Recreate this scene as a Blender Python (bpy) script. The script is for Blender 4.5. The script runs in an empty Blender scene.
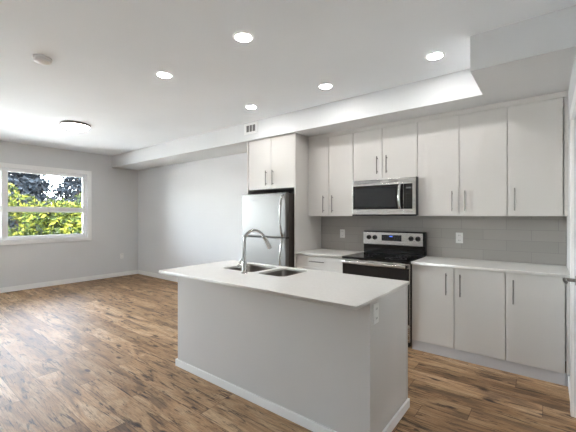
import bpy, bmesh, math, random
from mathutils import Vector, Matrix
PI = math.pi
sc = bpy.context.scene
C = sc.collection

# ------------------------------------------------------------------ camera, light, exposure
cam_d = bpy.data.cameras.new('camera')
cam = bpy.data.objects.new('camera', cam_d); C.objects.link(cam)
cam_d.sensor_fit = 'HORIZONTAL'; cam_d.sensor_width = 36.0
cam_d.lens = 331.1 / 576 * 36
cam_d.clip_start = 0.03; cam_d.clip_end = 300
cam.location = (0, 0, 1.387); cam.rotation_euler = (PI / 2, 0, 0.664)
sc.camera = cam

w = bpy.data.worlds.new('sky'); sc.world = w; w.use_nodes = True
wn = w.node_tree.nodes; wl = w.node_tree.links
bg = wn['Background']
sky = wn.new('ShaderNodeTexSky'); sky.sky_type = 'NISHITA'; sky.sun_disc = False
sky.sun_elevation = math.radians(48); sky.sun_rotation = math.radians(80); sky.dust_density = 2.0; sky.air_density = 1.0
hs = wn.new('ShaderNodeHueSaturation'); hs.inputs['Saturation'].default_value = 0.38
wl.new(sky.outputs[0], hs.inputs['Color']); wl.new(hs.outputs[0], bg.inputs[0])
bg.inputs[1].default_value = 2.6

sun_d = bpy.data.lights.new('sun', 'SUN'); sun_d.energy = 19.0; sun_d.angle = 0.01; sun_d.color = (1.0, 0.98, 0.95)
sun = bpy.data.objects.new('sun', sun_d); C.objects.link(sun)
sun.rotation_euler = Vector((-0.28, 0.55, -0.80)).to_track_quat('-Z', 'Y').to_euler()

# light portals in the visible window and the added one guide the sky light into the room
def portal(name, loc, sx, sy):
    dl = bpy.data.lights.new(name, 'AREA'); dl.shape = 'RECTANGLE'; dl.size = sx; dl.size_y = sy; dl.cycles.is_portal = True
    o = bpy.data.objects.new(name, dl); C.objects.link(o)
    o.location = loc; o.rotation_euler = Vector((1, 0, 0)).to_track_quat('-Z', 'Y').to_euler()
portal('window_portal', (-7.95, 1.545, 1.6), 1.4, 2.8)
portal('window_portal_added', (-7.95, -.775, 1.44), 1.7, 1.6)

DOWN_E = 60.0     # recessed lamps
FLUSH_E = 8.0     # round flush lamp
sc.view_settings.view_transform = 'Standard'; sc.view_settings.look = 'None'
sc.view_settings.gamma = 1.0; sc.view_settings.use_curve_mapping = False
sc.view_settings.exposure = 1.5

# ------------------------------------------------------------------ materials
def srgb(r, g, b):
    f = lambda v: (v / 255 / 12.92) if v / 255 <= .04045 else ((v / 255 + .055) / 1.055) ** 2.4
    return (f(r), f(g), f(b), 1)

class NT:
    def __init__(s, name):
        s.m = bpy.data.materials.new(name); s.m.use_nodes = True
        s.t = s.m.node_tree; s.n = s.t.nodes; s.l = s.t.links
        s.p = s.n['Principled BSDF']; s.out = s.n['Material Output']
    def add(s, kind, **kw):
        nd = s.n.new(kind)
        for k, v in kw.items(): setattr(nd, k, v)
        return nd
    def link(s, a, b): s.l.new(a, b)
    def math(s, op, a, b=None, c=None):
        nd = s.n.new('ShaderNodeMath'); nd.operation = op
        for i, v in enumerate((a, b, c)):
            if v is None: continue
            if isinstance(v, (int, float)): nd.inputs[i].default_value = v
            else: s.link(v, nd.inputs[i])
        return nd.outputs[0]
    def ramp(s, fac, stops):
        nd = s.n.new('ShaderNodeValToRGB'); e = nd.color_ramp.elements
        while len(e) < len(stops): e.new(0.5)
        for el, (pos, col) in zip(e, stops): el.position = pos; el.color = col
        s.link(fac, nd.inputs[0]); return nd.outputs[0]
    def mix(s, fac, a, b, mode='MIX'):
        nd = s.n.new('ShaderNodeMix'); nd.data_type = 'RGBA'; nd.blend_type = mode
        for sock, v in ((nd.inputs[0], fac), (nd.inputs[6], a), (nd.inputs[7], b)):
            if isinstance(v, (int, float, tuple)): sock.default_value = v
            else: s.link(v, sock)
        return nd.outputs[2]

def paint(name, col, rough=0.6, spec=0.3, bump=0.02, scale=180):
    t = NT(name); t.p.inputs['Roughness'].default_value = rough
    t.p.inputs['Specular IOR Level'].default_value = spec
    tc = t.add('ShaderNodeTexCoord'); n = t.add('ShaderNodeTexNoise')
    n.inputs['Scale'].default_value = scale; n.inputs['Detail'].default_value = 2
    t.link(tc.outputs['Object'], n.inputs['Vector'])
    n2 = t.add('ShaderNodeTexNoise'); n2.inputs['Scale'].default_value = 1.3; t.link(tc.outputs['Object'], n2.inputs['Vector'])
    a = tuple(c * .975 for c in col[:3]) + (1,)
    t.link(t.ramp(n2.outputs[0], [(.35, a), (.65, col)]), t.p.inputs['Base Color'])
    b = t.add('ShaderNodeBump'); b.inputs['Strength'].default_value = bump; b.inputs['Distance'].default_value = 0.002
    t.link(n.outputs[0], b.inputs['Height']); t.link(b.outputs[0], t.p.inputs['Normal'])
    return t.m

def metal(name, col, rough, stretch=(1, 1, 60), amt=.06):
    t = NT(name); t.p.inputs['Metallic'].default_value = 1
    tc = t.add('ShaderNodeTexCoord'); mp = t.add('ShaderNodeMapping'); mp.inputs['Scale'].default_value = stretch
    n = t.add('ShaderNodeTexNoise'); n.inputs['Scale'].default_value = 6; n.inputs['Detail'].default_value = 3
    t.link(tc.outputs['Object'], mp.inputs[0]); t.link(mp.outputs[0], n.inputs['Vector'])
    t.p.inputs['Base Color'].default_value = col
    r = t.math('MULTIPLY_ADD', n.outputs[0], amt * 2, rough - amt); t.link(r, t.p.inputs['Roughness'])
    return t.m

def plain(name, col, rough=.4, spec=.5, metallic=0, emit=0, coat=0):
    t = NT(name); t.p.inputs['Roughness'].default_value = rough
    t.p.inputs['Specular IOR Level'].default_value = spec; t.p.inputs['Metallic'].default_value = metallic
    t.p.inputs['Coat Weight'].default_value = coat
    tc = t.add('ShaderNodeTexCoord'); n = t.add('ShaderNodeTexNoise'); n.inputs['Scale'].default_value = 30
    t.link(tc.outputs['Object'], n.inputs['Vector'])
    a = tuple(c * .94 for c in col[:3]) + (1,)
    t.link(t.ramp(n.outputs[0], [(.3, a), (.7, col)]), t.p.inputs['Base Color'])
    if emit:
        t.p.inputs['Emission Color'].default_value = col; t.p.inputs['Emission Strength'].default_value = emit
    return t.m

def floor_mat():
    t = NT('wood_plank_floor'); W, L = 0.18, 1.22
    tc = t.add('ShaderNodeTexCoord'); sp = t.add('ShaderNodeSeparateXYZ'); t.link(tc.outputs['Object'], sp.inputs[0])
    x, y = sp.outputs[0], sp.outputs[1]
    yr = t.math('DIVIDE', y, W); row = t.math('FLOOR', yr); fy = t.math('FRACT', yr)
    wn1 = t.add('ShaderNodeTexWhiteNoise', noise_dimensions='1D'); t.link(row, wn1.inputs['W'])
    xr = t.math('ADD', t.math('DIVIDE', x, L), t.math('MULTIPLY', wn1.outputs[0], 7.0))
    pl = t.math('FLOOR', xr); fx = t.math('FRACT', xr)
    cb = t.add('ShaderNodeCombineXYZ'); t.link(row, cb.inputs[0]); t.link(pl, cb.inputs[1])
    wn2 = t.add('ShaderNodeTexWhiteNoise', noise_dimensions='3D'); t.link(cb.outputs[0], wn2.inputs['Vector'])
    rnd = wn2.outputs[0]
    # grain coordinates: along X stretched, each plank offset
    gx = t.math('MULTIPLY_ADD', rnd, 37.0, x); gy = t.math('MULTIPLY_ADD', rnd, 11.0, y)
    def noise(sx, sy, scale, detail=5, rough=.6, dist=0.0):
        c = t.add('ShaderNodeCombineXYZ'); t.link(t.math('MULTIPLY', gx, sx), c.inputs[0]); t.link(t.math('MULTIPLY', gy, sy), c.inputs[1])
        n = t.add('ShaderNodeTexNoise'); n.inputs['Scale'].default_value = scale; n.inputs['Detail'].default_value = detail
        n.inputs['Roughness'].default_value = rough; n.inputs['Distortion'].default_value = dist
        t.link(c.outputs[0], n.inputs['Vector']); return n.outputs[0]
    fine = noise(1.0, 13.0, 9.0, 6, .75, .5)
    broad = noise(1.0, 4.5, 1.7, 4, .6, 1.0)
    streak = noise(1.0, 8.0, 2.2, 5, .7, 1.6)
    crack = noise(1.0, 12.0, 3.0, 5, .7, 1.2)
    base = t.ramp(rnd, [(0, srgb(164, 132, 98)), (.35, srgb(186, 154, 116)), (.7, srgb(204, 172, 134)), (1, srgb(216, 186, 150))])
    tone = t.ramp(broad, [(.36, srgb(128, 106, 86)), (.47, srgb(222, 202, 178)), (.62, (1, 1, 1, 1))])
    c1 = t.mix(.7, base, tone, 'MULTIPLY')
    gr = t.ramp(fine, [(.34, srgb(140, 120, 102)), (.56, (1, 1, 1, 1))])
    c2 = t.mix(.7, c1, gr, 'MULTIPLY')
    sr = t.ramp(streak, [(.375, srgb(74, 58, 48)), (.455, (1, 1, 1, 1))])
    c2 = t.mix(.85, c2, sr, 'MULTIPLY')
    cr = t.ramp(crack, [(.335, srgb(36, 27, 21)), (.38, (1, 1, 1, 1))])
    c3 = t.mix(.9, c2, cr, 'MULTIPLY')
    # knots
    kc = t.add('ShaderNodeCombineXYZ'); t.link(t.math('MULTIPLY', gx, 1.1), kc.inputs[0]); t.link(t.math('MULTIPLY', gy, 2.8), kc.inputs[1])
    v = t.add('ShaderNodeTexVoronoi'); v.inputs['Scale'].default_value = 2.6; t.link(kc.outputs[0], v.inputs['Vector'])
    kn = t.ramp(v.outputs['Distance'], [(.05, srgb(36, 26, 20)), (.10, srgb(120, 98, 80)), (.17, (1, 1, 1, 1))])
    c4 = t.mix(.9, c3, kn, 'MULTIPLY')
    # seams
    ey = t.math('MINIMUM', fy, t.math('SUBTRACT', 1.0, fy)); ex = t.math('MINIMUM', fx, t.math('SUBTRACT', 1.0, fx))
    e = t.math('MINIMUM', t.math('MULTIPLY', ey, W), t.math('MULTIPLY', ex, L))
    seam = t.ramp(e, [(.0008, srgb(150, 132, 118)), (.0026, (1, 1, 1, 1))])
    c5 = t.mix(.9, c4, seam, 'MULTIPLY')
    t.link(c5, t.p.inputs['Base Color'])
    t.link(t.math('MULTIPLY_ADD', fine, .2, .40), t.p.inputs['Roughness'])
    t.p.inputs['Specular IOR Level'].default_value = .5
    b = t.add('ShaderNodeBump'); b.inputs['Strength'].default_value = .25; b.inputs['Distance'].default_value = .0015
    t.link(fine, b.inputs['Height']); t.link(b.outputs[0], t.p.inputs['Normal'])
    return t.m

def tile_mat():
    t = NT('grey_subway_tile')
    tc = t.add('ShaderNodeTexCoord'); sp = t.add('ShaderNodeSeparateXYZ'); t.link(tc.outputs['Object'], sp.inputs[0])
    cb = t.add('ShaderNodeCombineXYZ')
    t.link(t.math('ADD', sp.outputs[0], 9.994), cb.inputs[0]); t.link(t.math('SUBTRACT', sp.outputs[2], 0.914), cb.inputs[1])
    br = t.add('ShaderNodeTexBrick'); t.link(cb.outputs[0], br.inputs['Vector'])
    br.offset = .5; br.inputs['Scale'].default_value = 1; br.inputs['Brick Width'].default_value = .42
    br.inputs['Row Height'].default_value = .110; br.inputs['Mortar Size'].default_value = .0022; br.inputs['Mortar Smooth'].default_value = .1
    br.inputs['Color1'].default_value = srgb(178, 174, 169); br.inputs['Color2'].default_value = srgb(170, 166, 161)
    br.inputs['Mortar'].default_value = srgb(156, 152, 148)
    t.link(br.outputs[0], t.p.inputs['Base Color']); t.p.inputs['Roughness'].default_value = .28
    b = t.add('ShaderNodeBump'); b.inputs['Strength'].default_value = .4; b.inputs['Distance'].default_value = .002; b.invert = True
    t.link(br.outputs['Fac'], b.inputs['Height']); t.link(b.outputs[0], t.p.inputs['Normal'])
    return t.m

def quartz():
    t = NT('white_quartz'); tc = t.add('ShaderNodeTexCoord')
    n = t.add('ShaderNodeTexNoise'); n.inputs['Scale'].default_value = 55; n.inputs['Detail'].default_value = 3
    t.link(tc.outputs['Object'], n.inputs['Vector'])
    t.link(t.ramp(n.outputs[0], [(.3, srgb(236, 234, 230)), (.6, srgb(241, 239, 235))]), t.p.inputs['Base Color'])
    t.p.inputs['Roughness'].default_value = .25
    return t.m

def glass_mat():
    t = NT('window_glass'); t.n.remove(t.p)
    tr = t.add('ShaderNodeBsdfTransparent'); tr.inputs[0].default_value = (.93, .95, .95, 1)
    gl = t.add('ShaderNodeBsdfGlossy'); gl.inputs['Roughness'].default_value = .02
    lw = t.add('ShaderNodeFresnel'); lw.inputs[0].default_value = 1.35
    mx = t.add('ShaderNodeMixShader'); t.link(lw.outputs[0], mx.inputs[0]); t.link(tr.outputs[0], mx.inputs[1]); t.link(gl.outputs[0], mx.inputs[2])
    t.link(mx.outputs[0], t.out.inputs[0]); return t.m

def leaf_mat(name, a, b, c):
    t = NT(name); tc = t.add('ShaderNodeTexCoord'); n = t.add('ShaderNodeTexNoise')
    n.inputs['Scale'].default_value = 5.0; n.inputs['Detail'].default_value = 4
    t.link(tc.outputs['Object'], n.inputs['Vector'])
    col = t.ramp(n.outputs[0], [(.38, a), (.5, b), (.6, c)])
    t.link(col, t.p.inputs['Base Color']); t.p.inputs['Roughness'].default_value = .7; t.p.inputs['Specular IOR Level'].default_value = .08
    tl = t.add('ShaderNodeBsdfTranslucent'); t.link(col, tl.inputs[0])
    mx = t.add('ShaderNodeMixShader'); mx.inputs[0].default_value = .3
    t.link(t.p.outputs[0], mx.inputs[1]); t.link(tl.outputs[0], mx.inputs[2]); t.link(mx.outputs[0], t.out.inputs[0])
    return t.m

M = dict(
    wall=paint('wall_paint', srgb(224, 225, 226)),
    ceil=paint('ceiling_paint', srgb(242, 246, 250), .8, .2, .06, 90),
    trim=paint('trim_paint', srgb(248, 248, 247), .4, .4, .005),
    cab=paint('cabinet_white', srgb(221, 218, 214), .38, .45, .004),
    isl=paint('island_panel', srgb(216, 214, 212), .4, .45, .004),
    toe=paint('toe_kick', srgb(205, 205, 208), .45, .4, .004),  # cabinet white with the shade under the doors greyed into it
    floor=floor_mat(), tile=tile_mat(), quartz=quartz(), glass=glass_mat(),
    steel=metal('stainless_steel', srgb(205, 205, 207), .30, (1, 1, 40)),
    steelh=metal('stainless_steel_band', srgb(215, 213, 210), .27, (1, 1, 60)),
    fridge=metal('fridge_steel', srgb(134, 133, 133), .42, (1, 1, 30)),
    sink=metal('sink_steel', srgb(168, 162, 156), .33, (1, 30, 1)),
    chrome=metal('chrome', srgb(196, 195, 194), .09, (1, 1, 1), .02),
    nickel=metal('brushed_nickel', srgb(135, 132, 128), .3, (1, 1, 30)),
    black=plain('black_plastic', srgb(22, 22, 23), .4),
    bglass=plain('black_glass', srgb(12, 12, 13), .06, .5, coat=.3),
    mwglass=plain('dark_oven_glass', srgb(38, 39, 42), .12, .6),
    dgrey=plain('dark_grey_side', srgb(84, 78, 74), .45),
    mark=plain('cooktop_marking', srgb(70, 70, 72), .3),
    grey=plain('grey_mark', srgb(120, 120, 124), .4),
    disp=plain('blue_display', srgb(70, 100, 190), .3, emit=1.2),
    vinyl=paint('white_vinyl', srgb(250, 251, 252), .35, .4, .003),
    outlet=plain('outlet_plastic', srgb(246, 246, 244), .35),
    slot=plain('slot_dark', srgb(60, 58, 56), .5),
    vent=plain('vent_metal', srgb(244, 244, 243), .45),
    ventd=plain('vent_louvre', srgb(112, 111, 110), .5),
    lamp=plain('lamp_lens', (1, .975, .95, 1), .4, emit=DOWN_E),
    flush=plain('flush_glass', (1, .97, .94, 1), .4, emit=FLUSH_E),
    bark=plain('bark', srgb(70, 56, 46), .9, .1),
    bounce_ground=paint('pale_bounce_ground', srgb(205, 203, 198), .9, .1, .3, 40),
    leafy=leaf_mat('leaves_yellow_green', srgb(14, 22, 8), srgb(42, 52, 14), srgb(92, 92, 30)),
    leafm=leaf_mat('leaves_mid_green', srgb(10, 16, 10), srgb(28, 38, 18), srgb(60, 64, 28)),
    leafd=leaf_mat('leaves_dark_green', srgb(8, 11, 15), srgb(14, 19, 24), srgb(24, 30, 36)),
)

# ------------------------------------------------------------------ helpers
def obj(name, bm, m, parent=None, smooth=False):
    me = bpy.data.meshes.new(name)
    if smooth:
        for f in bm.faces: f.smooth = True
    bm.to_mesh(me); bm.free(); me.materials.append(m)
    if smooth == 'auto': me.set_sharp_from_angle(angle=0.7)
    o = bpy.data.objects.new(name, me); C.objects.link(o)
    if parent: o.parent = parent; o.matrix_parent_inverse = Matrix.Translation(parent.matrix_basis.translation).inverted()
    return o
def bx(bm, x0, x1, y0, y1, z0, z1, bev=0, seg=2):
    t = bmesh.new(); bmesh.ops.create_cube(t, size=1)
    for v in t.verts: v.co = Vector(((x0 + x1) / 2 + v.co.x * (x1 - x0), (y0 + y1) / 2 + v.co.y * (y1 - y0), (z0 + z1) / 2 + v.co.z * (z1 - z0)))
    if bev: bmesh.ops.bevel(t, geom=t.edges[:], offset=bev, segments=seg, profile=.5, affect='EDGES')
    me = bpy.data.meshes.new('t'); t.to_mesh(me); t.free(); bm.from_mesh(me); bpy.data.meshes.remove(me)
    return bm
def box(name, m, parent, x0, x1, y0, y1, z0, z1, bev=0):
    return obj(name, bx(bmesh.new(), x0, x1, y0, y1, z0, z1, bev), m, parent)
def tube(bm, pts, r, n=12, cap=True):
    pts = [Vector(p) for p in pts]; rs = r if isinstance(r, (list, tuple)) else [r] * len(pts)
    rings = []; up = None
    for i, p in enumerate(pts):
        d = (pts[min(i + 1, len(pts) - 1)] - pts[max(i - 1, 0)]).normalized()
        if up is None:
            up = Vector((0, 0, 1)) if abs(d.z) < .9 else Vector((1, 0, 0))
        a = (up - d * up.dot(d)).normalized(); up = a; b = d.cross(a)
        rings.append([bm.verts.new(p + (a * math.cos(2 * PI * k / n) + b * math.sin(2 * PI * k / n)) * rs[i]) for k in range(n)])
    for i in range(len(rings) - 1):
        for k in range(n): bm.faces.new((rings[i][k], rings[i][(k + 1) % n], rings[i + 1][(k + 1) % n], rings[i + 1][k]))
    if cap: bm.faces.new(rings[0][::-1]); bm.faces.new(rings[-1])
    return bm
def lathe(bm, cx, cy, prof, n=32):
    rings = []
    for r, z in prof:
        rings.append([bm.verts.new((cx + max(r, .0003) * math.cos(2 * PI * k / n), cy + max(r, .0003) * math.sin(2 * PI * k / n), z)) for k in range(n)])
    for i in range(len(rings) - 1):
        for k in range(n): bm.faces.new((rings[i][k], rings[i][(k + 1) % n], rings[i + 1][(k + 1) % n], rings[i + 1][k]))
    bm.faces.new(rings[0]); bm.faces.new(rings[-1][::-1])
    bmesh.ops.recalc_face_normals(bm, faces=bm.faces); return bm
def rrect(x0, x1, y0, y1, r, n=6):
    out = []
    for cx, cy, a0 in ((x1 - r, y1 - r, 0), (x0 + r, y1 - r, PI / 2), (x0 + r, y0 + r, PI), (x1 - r, y0 + r, 1.5 * PI)):
        for k in range(n + 1):
            a = a0 + PI / 2 * k / n; out.append((cx + r * math.cos(a), cy + r * math.sin(a)))
    return out
def slab(name, m, parent, outer, holes, z0, z1):
    cu = bpy.data.curves.new(name, 'CURVE'); cu.dimensions = '2D'; cu.fill_mode = 'BOTH'
    cu.extrude = (z1 - z0) / 2 - .002; cu.bevel_depth = .002; cu.bevel_resolution = 2; cu.offset = -.002
    for loop in [outer] + holes:
        s = cu.splines.new('POLY'); s.points.add(len(loop) - 1); s.use_cyclic_u = True
        for p, (x, y) in zip(s.points, loop): p.co = (x, y, 0, 1)
    tmp = bpy.data.objects.new('t', cu); C.objects.link(tmp)
    bpy.context.view_layer.update()
    me = bpy.data.meshes.new_from_object(tmp.evaluated_get(bpy.context.evaluated_depsgraph_get()))
    bpy.data.objects.remove(tmp); me.name = name
    for v in me.vertices: v.co.z += (z0 + z1) / 2
    me.materials.clear(); me.materials.append(m)
    o = bpy.data.objects.new(name, me); C.objects.link(o)
    if parent: o.parent = parent; o.matrix_parent_inverse = Matrix.Translation(parent.matrix_basis.translation).inverted()
    return o
def thing(name, label, cat, loc=(0, 0, 0), group=None):
    o = bpy.data.objects.new(name, None); C.objects.link(o); o.location = loc; o.empty_display_size = .1
    o['label'] = label; o['category'] = cat
    if group: o['group'] = group
    return o
def tag(o, label, cat, group=None):
    o['label'] = label; o['category'] = cat
    if group: o['group'] = group
    return o
def st(o): o['kind'] = 'structure'; return o
def sbox(name, m, *a, bev=0): return st(box(name, m, None, *a, bev=bev))

# ------------------------------------------------------------------ room shell
XL, XR, YK, YF, CZ = -7.75, 0.147, 4.12, -1.85, 2.747
BZ = 2.482
sbox('floor', M['floor'], XL - .15, 1.6, YF - .15, YK + .15, -.1, 0)
sbox('ceiling', M['ceil'], XL - .15, 1.6, YF - .15, YK + .15, CZ, CZ + .2)
bm = bmesh.new(); bx(bm, -3.451, 0.147, YK, YK + .15, 0, CZ)
st(obj('wall_back', bm, M['wall']))
sbox('wall_back_living', M['wall'], XL, -3.4515, 4.05, YK + .15, 0, CZ)
# left wall with window opening
WY0, WY1, WZ0, WZ1 = 0.16, 2.93, .945, 2.268
bm = bmesh.new()
bx(bm, XL - .15, XL, YF - .15, -1.55, 0, CZ); bx(bm, XL - .15, XL, -.0, WY0, 0, CZ); bx(bm, XL - .15, XL, -1.55, 0, 0, .6); bx(bm, XL - .15, XL, -1.55, 0, 2.268, CZ); bx(bm, XL - .15, XL, WY1, YK + .15, 0, CZ)
bx(bm, XL - .15, XL, WY0, WY1, 0, WZ0); bx(bm, XL - .15, XL, WY0, WY1, WZ1, CZ)
st(obj('wall_left', bm, M['wall']))
# right wall with door opening, then the return beside the camera
DY0, DY1, DZ = 2.19, 3.01, 2.05
bm = bmesh.new()
bx(bm, XR, XR + .12, DY1, YK + .15, 0, CZ); bx(bm, XR, XR + .12, 1.9, DY0, 0, CZ); bx(bm, XR, XR + .12, DY0, DY1, DZ, CZ)
bx(bm, XR + .12, 1.6, 1.9, 2.02, 0, CZ); bx(bm, 1.45, 1.6, YF - .15, 1.9, 0, CZ)
st(obj('wall_right', bm, M['wall']))
sbox('wall_front', M['wall'], XL, 1.45, YF - .15, YF, 0, CZ)
# bulkheads
bm = bmesh.new(); bx(bm, XL, XR, 3.437, YK, BZ, CZ)
st(obj('ceiling_bulkhead', bm, M['wall']))
sbox('ceiling_bulkhead_corner', M['wall'], -.458, XR, 2.823, 3.437, BZ, CZ)
# baseboards
sbox('baseboard_left', M['trim'], XL, XL + .014, YF, 4.05, 0, .095, bev=.003)
sbox('baseboard_back', M['trim'], XL + .014, -3.46, 4.036, 4.05, 0, .095, bev=.003)
bm = bmesh.new(); bx(bm, XR - .013, XR, DY1 + .095, 3.50, 0, .095, .003); bx(bm, XR - .013, XR, 1.9, DY0 - .095, 0, .095, .003)
st(obj('baseboard_right', bm, M['trim']))
sbox('baseboard_front', M['trim'], XL + .014, 1.45, YF, YF + .014, 0, .095, bev=.003)

# window 1 (in view)
w1 = st(bpy.data.objects.new('window_1', None)); C.objects.link(w1); w1.location = (XL, (WY0 + WY1) / 2, WZ0)
cw = .083
bm = bmesh.new()
bx(bm, XL, XL + .018, WY0 - cw, WY0, WZ0 - cw, WZ1 + cw, .003); bx(bm, XL, XL + .018, WY1, WY1 + cw, WZ0 - cw, WZ1 + cw, .003)
bx(bm, XL, XL + .018, WY0, WY1, WZ1, WZ1 + cw, .003); bx(bm, XL, XL + .018, WY0, WY1, WZ0 - cw, WZ0, .003)
obj('window_casing', bm, M['trim'], w1)
fx0, fx1 = XL - .10, XL - .035
bm = bmesh.new(); fw = .045
bx(bm, fx0, fx1, WY0, WY0 + fw, WZ0, WZ1, .004); bx(bm, fx0, fx1, WY1 - fw, WY1, WZ0, WZ1, .004)
bx(bm, fx0, fx1, WY0 + fw, WY1 - fw, WZ1 - fw, WZ1, .004); bx(bm, fx0, fx1, WY0 + fw, WY1 - fw, WZ0, WZ0 + fw, .004)
bx(bm, fx0, fx1, 1.53, 1.60, WZ0 + fw, WZ1 - fw, .004)
obj('window_frame', bm, M['vinyl'], w1)
bm = bmesh.new()
for a, b in ((WY0 + fw, 1.53), (1.60, WY1 - fw)): bx(bm, fx0 + .01, fx1 - .005, a, b, 1.48, 1.545, .003)
obj('window_rail', bm, M['vinyl'], w1)
for a, b in ((WY0 + fw, 1.53), (1.60, WY1 - fw)):
    for c, d in ((WZ0 + fw, 1.48), (1.545, WZ1 - fw)):
        s_ = obj('window_sash', (lambda m_: (bx(m_, fx0 + .012, fx1 - .012, a, a + .02, c, d), bx(m_, fx0 + .012, fx1 - .012, b - .02, b, c, d), bx(m_, fx0 + .012, fx1 - .012, a + .02, b - .02, c, c + .02), bx(m_, fx0 + .012, fx1 - .012, a + .02, b - .02, d - .02, d), m_)[-1])(bmesh.new()), M['vinyl'], w1)
        g = bmesh.new(); bx(g, -7.822, -7.818, a + .02, b - .02, c + .02, d - .02)
        o = obj('window_pane', g, M['glass'], w1)
box('window_latch', M['vinyl'], w1, fx1 - .004, fx1 + .02, 2.86, 2.885, 1.25, 1.36, .004)
# window 2: unseen opening added on the left wall to let in more daylight
w3 = st(bpy.data.objects.new('window_2_added', None)); C.objects.link(w3); w3.location = (XL, -.8, .6)
bm = bmesh.new()
for a in (-1.55, -.045): bx(bm, fx0, fx1, a, a + .045, .6, 2.268, .004)
for a in (.6, 2.223): bx(bm, fx0, fx1, -1.505, -.045, a, a + .045, .004)
obj('window_frame', bm, M['vinyl'], w3)
box('window_pane', M['glass'], w3, -7.822, -7.818, -1.505, -.045, .645, 2.223)
# door 1 on the right wall
d1 = st(bpy.data.objects.new('door_1', None)); C.objects.link(d1); d1.location = (XR, 2.6, 0)
bm = bmesh.new()
bx(bm, XR - .018, XR, DY0 - .09, DY0, 0, DZ + .09, .003); bx(bm, XR - .018, XR, DY1, DY1 + .09, 0, DZ + .09, .003); bx(bm, XR - .018, XR, DY0, DY1, DZ, DZ + .09, .003)
obj('door_casing', bm, M['trim'], d1)
box('door_leaf', M['trim'], d1, XR + .012, XR + .05, DY0 + .006, DY1 - .006, .008, DZ - .006, .002)
bm = bmesh.new(); hy, hz = 2.935, .955
tube(bm, [(XR + .012, hy, hz), (XR + .003, hy, hz)], .032, 24); tube(bm, [(XR + .003, hy, hz), (XR - .052, hy, hz)], .012)
tube(bm, [(XR - .052, hy + .012, hz), (XR - .054, hy - .06, hz), (XR - .05, hy - .12, hz)], [.012, .011, .010])
obj('door_handle', bm, M['nickel'], d1, 'auto')

# ------------------------------------------------------------------ kitchen cabinets
def pull(parent, x, y, z0, z1):         # vertical bar pull standing off a door face at y
    bm = bmesh.new(); yo = y - .032
    tube(bm, [(x, yo, z0), (x, yo, z1)], .006)
    for z in (z0 + .025, z1 - .025): tube(bm, [(x, y + .001, z), (x, yo, z)], .0045, 8)
    return obj('handle', bm, M['nickel'], parent, 'auto')
def hpull(parent, x0, x1, y, z):
    bm = bmesh.new(); yo = y - .032
    tube(bm, [(x0, yo, z), (x1, yo, z)], .006)
    for x in (x0 + .025, x1 - .025): tube(bm, [(x, y + .001, z), (x, yo, z)], .0045, 8)
    return obj('handle', bm, M['nickel'], parent, 'auto')
def cabinet(name, label, x0, x1, yf, z0, z1, doors, hz, group, back=YK, hollow=False):
    c = thing(name, label, 'cabinet', ((x0 + x1) / 2, (yf + back) / 2, z0), group)
    box('carcass', M['cab'], c, x0 + .0005, x1 - .0005, yf + .021, back - .001, z0, z1)
    for a, b, hx in doors:
        d = box('door', M['cab'], c, a + .0032, b - .0032, yf, yf + .019, z0 + .001, z1 - .002, .0012)
        if hx is not None: pull(d, hx, yf, *hz)
    return c
YU, YB = 3.77, 3.511
U = [-2.598, -2.268, -1.915, -1.537, -1.132, -.713, -.299, .113]
G1 = 'white slab wall cabinets above the counters'
cabinet('wall_cabinet', 'tall white two-door wall cabinet between the fridge panel and the microwave', U[0], U[2], YU, 1.386, 2.428, [(U[0], U[1], -2.341), (U[1], U[2], -2.205)], (1.433, 1.655), G1)
cabinet('wall_cabinet', 'short white two-door wall cabinet directly above the microwave', U[2], U[4], YU, 1.822, 2.428, [(U[2], U[3], -1.592), (U[3], U[4], -1.477)], (1.888, 2.095), G1)
cabinet('wall_cabinet', 'tall white two-door wall cabinet just right of the microwave', U[4], U[6], YU, 1.386, 2.428, [(U[4], U[5], -.776), (U[5], U[6], -.657)], (1.438, 1.645), G1)
c = cabinet('wall_cabinet', 'tall white single-door wall cabinet at the far right against the side wall', U[6], U[7], YU, 1.386, 2.428, [(U[6], U[7], -.239)], (1.438, 1.65), G1)
box('filler_strip', M['cab'], c, .118, XR - .001, YU + .004, YU + .022, 1.386, 2.428)
tag(box('cabinet_filler', M['cab'], None, -2.598, XR - .001, YU + .004, YK - .02, 2.430, BZ - .001), 'long white filler strip closing the gap above the wall cabinets', 'filler panel')
# fridge surround
fc = cabinet('fridge_cabinet', 'white two-door cabinet directly above the stainless fridge, under the bulkhead', -3.4765, -2.622, 3.484, 1.765, BZ - .002, [(-3.455, -3.028, -3.105), (-3.028, -2.622, -2.982)], (1.813, 2.022), None, back=4.049)
tag(box('fridge_side_panel', M['cab'], None, -2.6215, -2.6025, 3.484, YK - .001, 0, BZ - .001), 'full-height white panel on the right side of the fridge', 'panel')
tag(box('fridge_side_panel', M['cab'], None, -3.497, -3.478, 3.484, 4.049, 0, BZ - .001), 'full-height white panel on the left side of the fridge', 'panel')

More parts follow.
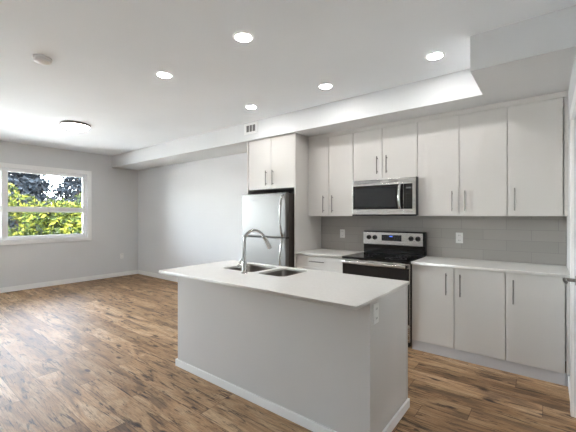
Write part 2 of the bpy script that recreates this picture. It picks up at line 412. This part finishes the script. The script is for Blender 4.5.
G2 = 'white slab base cabinets along the tiled wall'
def base(name, label, x0, x1, doors, hz, drawers=()):
    c = cabinet(name, label, x0, x1, YB, .101, .888, doors, hz, G2)
    box('toe_kick', M['toe'], c, x0, x1, 3.524, 3.54, 0, .0995)
    return c
base('base_cabinet', 'white two-door base cabinet immediately right of the range', -1.112, -.292, [(-1.112, -.708, -.776), (-.708, -.292, -.652)], (.618, .829))
c = base('base_cabinet', 'white single-door base cabinet at the far right by the door handle', -.292, .118, [(-.292, .118, -.232)], (.618, .829))
box('filler_strip', M['cab'], c, .123, XR - .001, YB + .004, YB + .022, .101, .888)
box('toe_kick', M['toe'], c, .1185, XR - .001, 3.524, 3.54, 0, .0995)
c = thing('drawer_cabinet', 'white drawer base cabinet between the fridge panel and the range', 'cabinet', (-2.25, 3.8, 0), G2)
box('carcass', M['cab'], c, -2.601, -1.902, YB + .021, YK - .001, .101, .888)
for z0, z1 in ((.735, .878), (.42, .732), (.102, .417)):
    d = box('drawer', M['cab'], c, -2.598, -1.904, YB, YB + .019, z0, z1, .0012)
    hpull(d, -2.385, -2.165, YB, z1 - .066)
box('toe_kick', M['toe'], c, -2.601, -1.902, 3.524, 3.54, 0, .0995)
def ctop(x0, x1, label):
    o = slab('countertop', M['quartz'], None, [(x0, 3.486), (x1, 3.486), (x1, YK - .002), (x0, YK - .002)], [], .889, .914)
    tag(o, label, 'countertop', 'perimeter countertops')
ctop(-2.6015, -1.902, 'short white quartz countertop between the fridge panel and the range')
ctop(-1.111, XR - .001, 'long white quartz countertop right of the range')
bm = bmesh.new(); bx(bm, -2.601, XR - .001, YK - .009, YK - .0005, .9145, 1.385)
tag(obj('tile_backsplash', bm, M['tile']), 'glossy grey subway tile backsplash between counters and wall cabinets', 'backsplash')

# ------------------------------------------------------------------ microwave
mw = thing('microwave', 'stainless over-the-range microwave with black glass door under the short cabinet', 'microwave', (-1.5, 3.9, 1.392))
x0, x1, yf = -1.89, -1.119, 3.70
box('body', M['black'], mw, x0 + .003, x1 - .001, yf + .03, YK - .02, 1.394, 1.818)
box('top_vent', M['steelh'], mw, x0, x1 - .008, yf + .004, yf + .03, 1.765, 1.818, .003)
vbm = bmesh.new()
for a, b in ((x0 + .02, x0 + .36), (x0 + .46, x0 + .56)):
    for k in range(4): bx(vbm, a, b, yf + .0015, yf + .006, 1.774 + k * .010, 1.779 + k * .010)
obj('vent_slot', vbm, M['grey'], mw)
xd = -1.262
box('door', M['steelh'], mw, x0, xd - .001, yf, yf + .03, 1.405, 1.763, .004)
dg = box('door_glass', M['bglass'], mw, x0 + .014, xd - .002, yf - .003, yf + .002, 1.466, 1.748, .001)
box('door_window', M['mwglass'], mw, x0 + .035, xd - .09, yf - .0045, yf - .0025, 1.487, 1.722, .001)
box('control_frame', M['steelh'], mw, xd + .001, x1 - .008, yf, yf + .03, 1.405, 1.763, .004)
cp = box('control_panel', M['bglass'], mw, xd + .003, x1 - .045, yf - .004, yf + .002, 1.466, 1.748, .001)
box('display', M['mwglass'], cp, xd + .03, x1 - .06, yf - .006, yf - .003, 1.685, 1.715)
dbm = bmesh.new()
for k in range(4): bx(dbm, xd + .036 + k * .014, xd + .044 + k * .014, yf - .007, yf - .0055, 1.693, 1.709)
obj('display_digits', dbm, M['grey'], cp)
for r in range(6):
    for q in range(3): box('key', M['mark'], cp, xd + .028 + q * .024, xd + .040 + q * .024, yf - .0052, yf - .0038, 1.49 + r * .028, 1.497 + r * .028)
hb = bmesh.new(); pts = []
for k in range(13):
    s = k / 12; pts.append((xd - .035, yf - .012 - .036 * math.sin(PI * s) ** .6, 1.472 + .27 * s))
tube(hb, pts, [.016] * 13, 12); 
for v in hb.verts: pass
obj('handle', hb, M['chrome'], mw, 'auto')
box('bottom_trim', M['black'], mw, x0, x1 - .001, yf + .001, yf + .03, 1.388, 1.404, .002)
box('side_trim', M['black'], mw, x1 - .0075, x1 - .001, yf + .001, yf + .03, 1.405, 1.818)

# ------------------------------------------------------------------ range
rg = thing('range', 'stainless and black glass electric range between the base cabinets', 'stove', (-1.507, 3.8, 0))
x0, x1 = -1.899, -1.115
box('body', M['black'], rg, x0 + .002, x1 - .002, 3.50, 4.09, .03, .893)
ct = box('cooktop', M['bglass'], rg, x0, x1, 3.452, 4.02, .894, .917, .004)
for cx, cy, r in ((-1.70, 3.62, .10), (-1.32, 3.62, .115), (-1.70, 3.87, .085), (-1.32, 3.87, .085)):
    bm = bmesh.new(); n = 40
    for rr in (r, r * .6):
        a = [bm.verts.new((cx + rr * math.cos(2 * PI * k / n), cy + rr * math.sin(2 * PI * k / n), .9176)) for k in range(n)]
        b = [bm.verts.new((cx + (rr - .004) * math.cos(2 * PI * k / n), cy + (rr - .004) * math.sin(2 * PI * k / n), .9176)) for k in range(n)]
        for k in range(n): bm.faces.new((a[k], a[(k + 1) % n], b[(k + 1) % n], b[k]))
    obj('burner_ring', bm, M['mark'], ct)
od = box('oven_door', M['steelh'], rg, x0 + .004, x1 - .004, 3.462, 3.499, .245, .89, .004)
box('door_glass', M['bglass'], od, x0 + .006, x1 - .006, 3.4585, 3.464, .262, .838, .002)
box('door_window', M['mwglass'], od, x0 + .14, x1 - .14, 3.4570, 3.4588, .37, .70)
hb = bmesh.new()
bx(hb, x0 + .02, x1 - .025, 3.405, 3.428, .842, .876, .009, 3)
obj('handle', hb, M['steelh'], od, 'auto')
box('handle_bracket', M['black'], od, x0 + .022, x0 + .045, 3.42, 3.463, .846, .872, .003)
bm = bmesh.new(); bx(bm, x1 - .05, x1 - .020, 3.42, 3.463, .846, .872, .003); bx(bm, x1 - .026, x1 - .014, 3.403, 3.43, .84, .878, .003)
obj('handle_bracket', bm, M['black'], od)
dr = box('storage_drawer', M['steelh'], rg, x0 + .004, x1 - .004, 3.466, 3.499, .075, .24, .004)
for fx in (x0 + .05, x1 - .05):
    for fy in (3.56, 4.02): obj('foot', lathe(bmesh.new(), fx, fy, [(.016, 0), (.016, .03)], 12), M['black'], rg)
# backguard leaning slightly back
bg_ = bmesh.new(); bx(bg_, x0 + .004, x1 - .004, 4.03, 4.09, .918, 1.196, .006)
gd = obj('backguard', bg_, M['black'], rg)
box('backguard_glass', M['bglass'], gd, x0 + .012, x1 - .012, 4.0255, 4.031, .922, 1.022)
pn = box('control_panel', M['steelh'], gd, x0 + .006, x1 - .03, 4.018, 4.031, 1.028, 1.182, .003)
dp = box('display', M['bglass'], rg, x0 + .255, x0 + .505, 4.0155, 4.0185, 1.078, 1.152, .001)
box('display_clock', M['disp'], dp, x0 + .355, x0 + .395, 4.0145, 4.0155, 1.128, 1.14)
for r in range(3):
    for q in (0, 1, 2, 5, 6, 7): box('display_key', M['mark'], dp, x0 + .27 + q * .029, x0 + .284 + q * .029, 4.0148, 4.0156, 1.09 + r * .019, 1.096 + r * .019)
for kx in (x0 + .085, x0 + .165, x0 + .62, x0 + .70):
    bm = bmesh.new(); tube(bm, [(kx, 4.018, 1.115), (kx, 4.010, 1.115), (kx, 4.008, 1.115), (kx, 3.985, 1.115)], [.029, .029, .023, .020], 20)
    bx(bm, kx - .005, kx + .005, 3.980, 3.986, 1.097, 1.133, .001)
    obj('knob', bm, M['black'], gd, 'auto')

# ------------------------------------------------------------------ fridge
fr = thing('fridge', 'stainless top-freezer refrigerator standing between the tall white panels', 'refrigerator', (-3.04, 3.8, 0))
x0, x1, yf, ym = -3.475, -2.662, 3.357, 3.425
box('body', M['dgrey'], fr, x0 + .004, x1 - .002, ym + .006, 4.04, .03, 1.685, .004)
fz = box('freezer_door', M['fridge'], fr, x0, x1, yf, ym, 1.108, 1.694, .010)
ld = box('fridge_door', M['fridge'], fr, x0, x1, yf, ym, .085, 1.094, .010)
box('door_gasket', M['black'], fr, x0 + .012, x1 - .010, yf + .015, ym + .006, .1, 1.68)
box('toe_grille', M['black'], fr, x0 + .02, x1 - .02, ym - .01, ym + .03, .012, .08)
for d, za, zb in ((fz, 1.125, 1.665), (ld, .55, 1.078)):
    bm = bmesh.new(); pts = []; rs = []
    for k in range(17):
        s = k / 16; pts.append((x1 - .052, yf - .008 - .048 * math.sin(PI * s) ** .55, za + (zb - za) * s)); rs.append(.0135)
    tube(bm, pts, rs, 12); obj('handle', bm, M['chrome'], d, 'auto')
bm = bmesh.new(); bx(bm, x1 - .075, x1 - .005, yf + .005, ym, 1.692, 1.702, .002)
obj('hinge_cover', bm, M['black'], fr)
bm = bmesh.new()
for k in range(8): bx(bm, -3.28 + k * .0145, -3.27 + k * .0145, yf - .0015, yf + .0005, 1.600 + (0 if k % 3 else .0), 1.614 + (.004 if k % 4 == 0 else 0), .0005)
obj('badge', bm, M['grey'], fz)

# ------------------------------------------------------------------ island
isl = thing('kitchen_island', 'long white kitchen island base with low baseboard under the quartz top', 'island', (-1.76, 2.1, 0))
IX0, IX1, IY0, IY1, IZ = -2.700, -.801, 1.79, 2.445, .884
box('front_panel', M['isl'], isl, IX0, IX1, IY0, IY0 + .020, 0, IZ, .001)
bm = bmesh.new()   # open carcass so the sink hangs free inside it
bx(bm, IX0 + .018, IX1 - .018, IY0 + .021, IY1 - .02, .0, .10); bx(bm, IX0 + .018, IX1 - .018, IY1 - .022, IY1 - .003, .10, IZ - .001)
bx(bm, IX0 + .018, IX0 + .034, IY0 + .021, IY1 - .022, .10, IZ - .001); bx(bm, IX1 - .034, IX1 - .018, IY0 + .021, IY1 - .022, .10, IZ - .001)
obj('carcass', bm, M['cab'], isl)
box('end_panel', M['isl'], isl, IX1 - .0175, IX1 - .003, IY0 + .0215, IY1 - .017, 0, IZ, .0005)
box('end_panel', M['isl'], isl, IX0 + .003, IX0 + .0175, IY0 + .0215, IY1 - .017, 0, IZ, .0005)
box('end_stile', M['isl'], isl, IX1 - .0175, IX1, IY1 - .0165, IY1, 0, IZ, .001)
box('end_stile', M['isl'], isl, IX0, IX0 + .0175, IY1 - .0165, IY1, 0, IZ, .001)
bm = bmesh.new(); t_ = .016
bx(bm, IX0 - t_, IX1 + t_, IY0 - t_, IY0, 0, .062, .003); bx(bm, IX1, IX1 + t_, IY0, IY1 - .003, 0, .062, .003); bx(bm, IX0 - t_, IX0, IY0, IY1 - .003, 0, .062, .003)
obj('island_baseboard', bm, M['trim'], isl)
S1 = rrect(-2.375, -1.985, 2.03, 2.41, .05); S2 = rrect(-1.935, -1.64, 2.03, 2.41, .05)
ctp = slab('island_countertop', M['quartz'], None, [(-2.712, 1.607), (-.797, 1.607), (-.797, 2.473), (-2.712, 2.473)], [S1, S2], IZ + .001, .906)
tag(ctp, 'white quartz countertop of the island with the double sink cut into it', 'countertop')
sk = thing('sink', 'stainless double-bowl undermount sink set in the island countertop', 'sink', (-2.0, 2.22, .66))
for (a, b, dz) in ((-2.375, -1.985, .2), (-1.935, -1.64, .17)):
    bm = bmesh.new(); rings = []
    top = IZ
    for inset, z, rad in ((-.014, top, .06), (-.001, top, .05), (.0, top - .02, .05), (.006, top - dz + .03, .05), (.02, top - dz + .005, .045), (.035, top - dz, .04), (.10, top - dz - .003, .03)):
        rings.append([bm.verts.new((x, y, z)) for x, y in rrect(a + inset, b - inset, 2.03 + inset, 2.41 - inset, rad)])
    n = len(rings[0])
    for i in range(len(rings) - 1):
        for k in range(n): bm.faces.new((rings[i][k], rings[i][(k + 1) % n], rings[i + 1][(k + 1) % n], rings[i + 1][k]))
    bm.faces.new(rings[-1])
    bw = obj('bowl', bm, M['sink'], sk, 'auto')
    bm = bmesh.new(); lathe(bm, (a + b) / 2, 2.22, [(.045, top - dz - .002), (.045, top - dz + .002), (.03, top - dz + .001), (.0, top - dz)], 24)
    obj('drain', bm, M['chrome'], bw, 'auto')
fa = thing('faucet', 'tall chrome gooseneck pull-down faucet standing on the island by the sink', 'faucet', (-2.0, 1.962, .906))
bxp, byp = -2.0, 1.962
bm = bmesh.new(); lathe(bm, bxp, byp, [(.027, .906), (.027, .912), (.022, .916), (.021, .995), (.019, 1.004), (.0, 1.004)], 24)
obj('base', bm, M['chrome'], fa, 'auto')
ex, ey = -1.88, 2.16; dirv = Vector((ex - bxp, ey - byp, 0)); L_ = dirv.length; dirv.normalize()
R = .088; pts = [(bxp, byp, 1.0), (bxp, byp, 1.08), (bxp, byp, 1.16)]; zc = 1.178
A1 = math.radians(152)
for k in range(0, 17):
    a = A1 * k / 16; pts.append(tuple(Vector((bxp, byp, zc)) + dirv * (R - R * math.cos(a)) + Vector((0, 0, R * math.sin(a)))))
last = Vector(pts[-1]); tdir = (dirv * math.sin(A1) + Vector((0, 0, math.cos(A1)))).normalized()
bm = bmesh.new(); tube(bm, pts, .0125, 16); obj('neck', bm, M['chrome'], fa, 'auto')
bm = bmesh.new(); q = [last + tdir * s for s in (0, .004, .03, .10, .125, .128)]
tube(bm, q, [.013, .016, .0165, .0185, .0185, .014], 16); obj('spray_head', bm, M['chrome'], fa, 'auto')
bm = bmesh.new(); s_ = Vector((-.8, -.25, 0)).normalized(); p0 = Vector((bxp, byp, .965))
tube(bm, [p0 + s_ * .015, p0 + s_ * .056], .017, 16)
tube(bm, [p0 + s_ * .04, p0 + s_ * .045 + Vector((0, 0, .03)), p0 + s_ * .03 + Vector((0, 0, .06))], [.009, .008, .007], 10)
obj('lever', bm, M['chrome'], fa, 'auto')

# ------------------------------------------------------------------ outlets
def outlet(label, origin, ux, nrm, wv=.072, h=.118, rocker=False):
    o = thing('wall_outlet', label, 'outlet', origin, 'white electrical outlets')
    O = Vector(origin); ux = Vector(ux); nrm = Vector(nrm)
    def b(name, m, par, u0, u1, z0, z1, d0, d1, bev=0):
        p = [O + ux * u + nrm * d for u in (u0, u1) for d in (d0, d1)]
        xs = [v.x for v in p]; ys = [v.y for v in p]
        return box(name, m, par, min(xs), max(xs), min(ys), max(ys), O.z + z0, O.z + z1, bev)
    pl = b('cover_plate', M['outlet'], o, -wv / 2, wv / 2, -h / 2, h / 2, 0, .006, .0015)
    for zz in (-.028, .028):
        s = b('socket', M['outlet'], o, -.017, .017, zz - .014, zz + .014, .005, .008, .001)
        b('slot', M['slot'], s, -.009, -.006, zz - .005, zz + .007, .0075, .0085)
        b('slot', M['slot'], s, .006, .009, zz - .005, zz + .007, .0075, .0085)
    return o
outlet('white outlet on the grey tiles between the fridge panel and the range', (-2.25, YK - .008, 1.142), (1, 0, 0), (0, -1, 0))
outlet('white outlet on the grey tiles right of the range above the long counter', (-.775, YK - .008, 1.142), (1, 0, 0), (0, -1, 0))
outlet('small white outlet low on the wall right of the window', (XL, 3.665, .462), (0, 1, 0), (1, 0, 0))
outlet('white outlet near the top of the island end panel', (IX1 - .003, 1.872, .808), (0, 1, 0), (1, 0, 0))

# ------------------------------------------------------------------ vent, ceiling fittings
v = thing('air_vent', 'small white louvred air register on the bulkhead above the fridge cabinet', 'vent', (-3.365, 3.437, 2.575))
box('backing', M['ventd'], v, -3.46, -3.27, 3.4335, 3.4365, 2.60, 2.705)
bm = bmesh.new(); X0, X1, Z0, Z1 = -3.50, -3.232, 2.572, 2.732
bx(bm, X0, X0 + .045, 3.428, 3.4368, Z0, Z1, .002); bx(bm, X1 - .045, X1, 3.428, 3.4368, Z0, Z1, .002)
bx(bm, X0 + .044, X1 - .044, 3.428, 3.4368, Z0, Z0 + .033, .002); bx(bm, X0 + .044, X1 - .044, 3.428, 3.4368, Z1 - .033, Z1, .002)
for k in (1, 2): bx(bm, X0 + .045 + k * .0593 - .004, X0 + .045 + k * .0593 + .004, 3.428, 3.4368, Z0 + .03, Z1 - .03)
obj('frame', bm, M['vent'], v)
bm = bmesh.new()
for k in range(6): bx(bm, X0 + .045, X1 - .045, 3.4295, 3.4335, Z0 + .038 + k * .0155, Z0 + .045 + k * .0155)
obj('louvre', bm, M['ventd'], v)

def downlight(x, y, label):
    o = thing('recessed_downlight', label, 'ceiling light', (x, y, CZ), 'recessed ceiling downlights')
    bm = bmesh.new(); n = 40; prof = [(.058, CZ - .0035), (.062, CZ - .006), (.074, CZ - .004), (.078, CZ - .0005)]
    rings = [[bm.verts.new((x + r * math.cos(2 * PI * k / n), y + r * math.sin(2 * PI * k / n), z)) for k in range(n)] for r, z in prof]
    for i in range(3):
        for k in range(n): bm.faces.new((rings[i][k], rings[i][(k + 1) % n], rings[i + 1][(k + 1) % n], rings[i + 1][k]))
    bmesh.ops.recalc_face_normals(bm, faces=bm.faces)
    obj('trim_ring', bm, M['vent'], o, 'auto')
    bm = bmesh.new(); lathe(bm, x, y, [(.0575, CZ - .001), (.0575, CZ - .0035), (.0, CZ - .0045)], 32)
    obj('lens', bm, M['lamp'], o)
downlight(-1.82, 1.775, 'round recessed downlight nearest the camera, brightest and highest in the picture')
downlight(-2.908, 1.78, 'round recessed downlight left of the others, nearest the flush round lamp')
downlight(-2.908, 2.972, 'round recessed downlight close above the small air vent')
downlight(-1.828, 2.978, 'round recessed downlight above the microwave, middle of the row along the bulkhead')
downlight(-.75, 2.986, 'round recessed downlight beside the grey corner bulkhead')
fl = thing('flush_ceiling_lamp', 'large round flush ceiling lamp with frosted bowl and nickel rim near the window', 'ceiling light', (-5.49, 1.92, CZ))
fxx, fyy = -5.49, 1.92
bm = bmesh.new(); lathe(bm, fxx, fyy, [(.17, CZ - .001), (.188, CZ - .003), (.194, CZ - .026), (.182, CZ - .032), (.172, CZ - .028)], 48); obj('rim', bm, M['nickel'], fl, 'auto')
bm = bmesh.new(); lathe(bm, fxx, fyy, [(.180, CZ - .026), (.168, CZ - .047), (.14, CZ - .07), (.095, CZ - .088), (.045, CZ - .097), (0, CZ - .099)], 48); obj('lamp_shade', bm, M['flush'], fl, 'auto')
sm = thing('smoke_detector', 'small white round smoke detector alone on the left of the ceiling', 'smoke detector', (-3.425, .943, CZ))
bm = bmesh.new(); lathe(bm, -3.425, .943, [(.072, CZ - .001), (.074, CZ - .012), (.068, CZ - .014)], 40); obj('base', bm, M['vinyl'], sm, 'auto')
bm = bmesh.new(); lathe(bm, -3.425, .943, [(.064, CZ - .014), (.064, CZ - .020), (.060, CZ - .034), (.045, CZ - .042), (0, CZ - .044)], 40)
cv = obj('cover', bm, M['vinyl'], sm, 'auto')

# ------------------------------------------------------------------ outside the window
st(box('ground', M['bounce_ground'], None, -60, XL - .15, -25, 40, -.45, -.25))  # surface invented pale so sunlight bounces up to the ceiling
def foliage(bm, rng, blobs, n, size):
    verts = []; faces = []
    for i in range(n):
        c, r = blobs[rng.randrange(len(blobs))]
        d = Vector((rng.gauss(0, 1), rng.gauss(0, 1), rng.gauss(0, 1))).normalized()
        rr = rng.uniform(.6, 1.05)
        p = Vector(c) + Vector((d.x * r[0], d.y * r[1], d.z * r[2])) * rr
        nrm = (d + Vector((rng.gauss(0, .5), rng.gauss(0, .5), rng.gauss(0, .5) + .3))).normalized()
        t = nrm.cross(Vector((rng.gauss(0, 1), rng.gauss(0, 1), rng.gauss(0, 1)))).normalized(); b = nrm.cross(t)
        s = size * rng.uniform(.6, 1.3); k = len(verts)
        verts += [p - t * s, p + b * s * .45 - t * s * .1, p + t * s, p - b * s * .45 - t * s * .1, p + nrm * s * -.15]
        faces += [(k, k + 1, k + 4), (k + 1, k + 2, k + 4), (k + 2, k + 3, k + 4), (k + 3, k, k + 4)]
    return verts, faces
def plant(name, label, cat, x, y, blobs, n, size, m, trunk_r, trunk_h, seed, group):
    rng = random.Random(seed); o = thing(name, label, cat, (x, y, -.25), group)
    bl = [((x + c[0], y + c[1], -.25 + c[2]), r) for c, r in blobs]
    vs, fs = foliage(None, rng, bl, n, size)
    me = bpy.data.meshes.new('foliage'); me.from_pydata([tuple(v) for v in vs], [], fs); me.materials.append(m)
    f = bpy.data.objects.new('foliage', me); C.objects.link(f); f.parent = o; f.matrix_parent_inverse = Matrix.Translation(o.location).inverted()
    bm = bmesh.new(); tube(bm, [(x, y, -.25), (x + .05, y, -.25 + trunk_h * .5), (x, y + .04, -.25 + trunk_h)], [trunk_r, trunk_r * .7, trunk_r * .3], 10)
    for c, r in bl[:6]: tube(bm, [(x, y, -.25 + trunk_h * .45), tuple((Vector(c) + Vector((x, y, c[2]))) / 2), c], [trunk_r * .5, trunk_r * .35, trunk_r * .15], 6)
    obj('trunk', bm, M['bark'], o, 'auto')
rng = random.Random(5)
def bush_blobs(w_, h, k):
    out = [((0, 0, h * .45), (w_ * .8, w_ * .8, h * .45))]
    for i in range(k):
        a = rng.uniform(0, 2 * PI); q = rng.uniform(.3, .75) * w_; z = rng.uniform(.2, .85) * h
        out.append(((q * math.cos(a), q * math.sin(a), z), (w_ * .42, w_ * .42, h * .18)))
    return out
SH = [
      (-13.6, 2.3, 1.3, 2.75, 'yellow-green shrub standing farther off, left part of the wide window pane', 'leafy'),
      (-11.2, 3.45, 1.05, 2.45, 'nearest bright yellow-green shrub outside, middle of the wide window pane', 'leafy'),
      (-13.8, 5.6, 1.4, 2.6, 'mid green shrub outside at the right edge of the window', 'leafm')]
for i, (x, y, w_, h, lab, mm) in enumerate(SH):
    plant('shrub', lab, 'shrub', x, y, bush_blobs(w_, h, 12), 4600, .08, M[mm], .05, h * .7, 20 + i, 'shrubs outside the window')
TR = [(-18.6, 4.2, 1.45, 7.2, 'dark evergreen tree beyond the shrubs at the left side of the window'),
      (-23, 8.2, 1.8, 7.6, 'dark evergreen tree beyond the shrubs at the right side of the window'),
      (-28, 6.6, 1.9, 9.0, 'farthest dark evergreen tree, between the other two at the middle of the window')]
for i, (x, y, w_, h, lab) in enumerate(TR):
    bl = [((rng.uniform(-.2, .2), rng.uniform(-.2, .2), h * (.12 + .1 * k)), (w_ * (1.05 - .1 * k), w_ * (1.05 - .1 * k), h * .07)) for k in range(9)]
    plant('evergreen_tree', lab, 'tree', x, y, bl, 5200, .17, M['leafd'], .16, h * .97, 50 + i, 'dark trees beyond the shrubs')
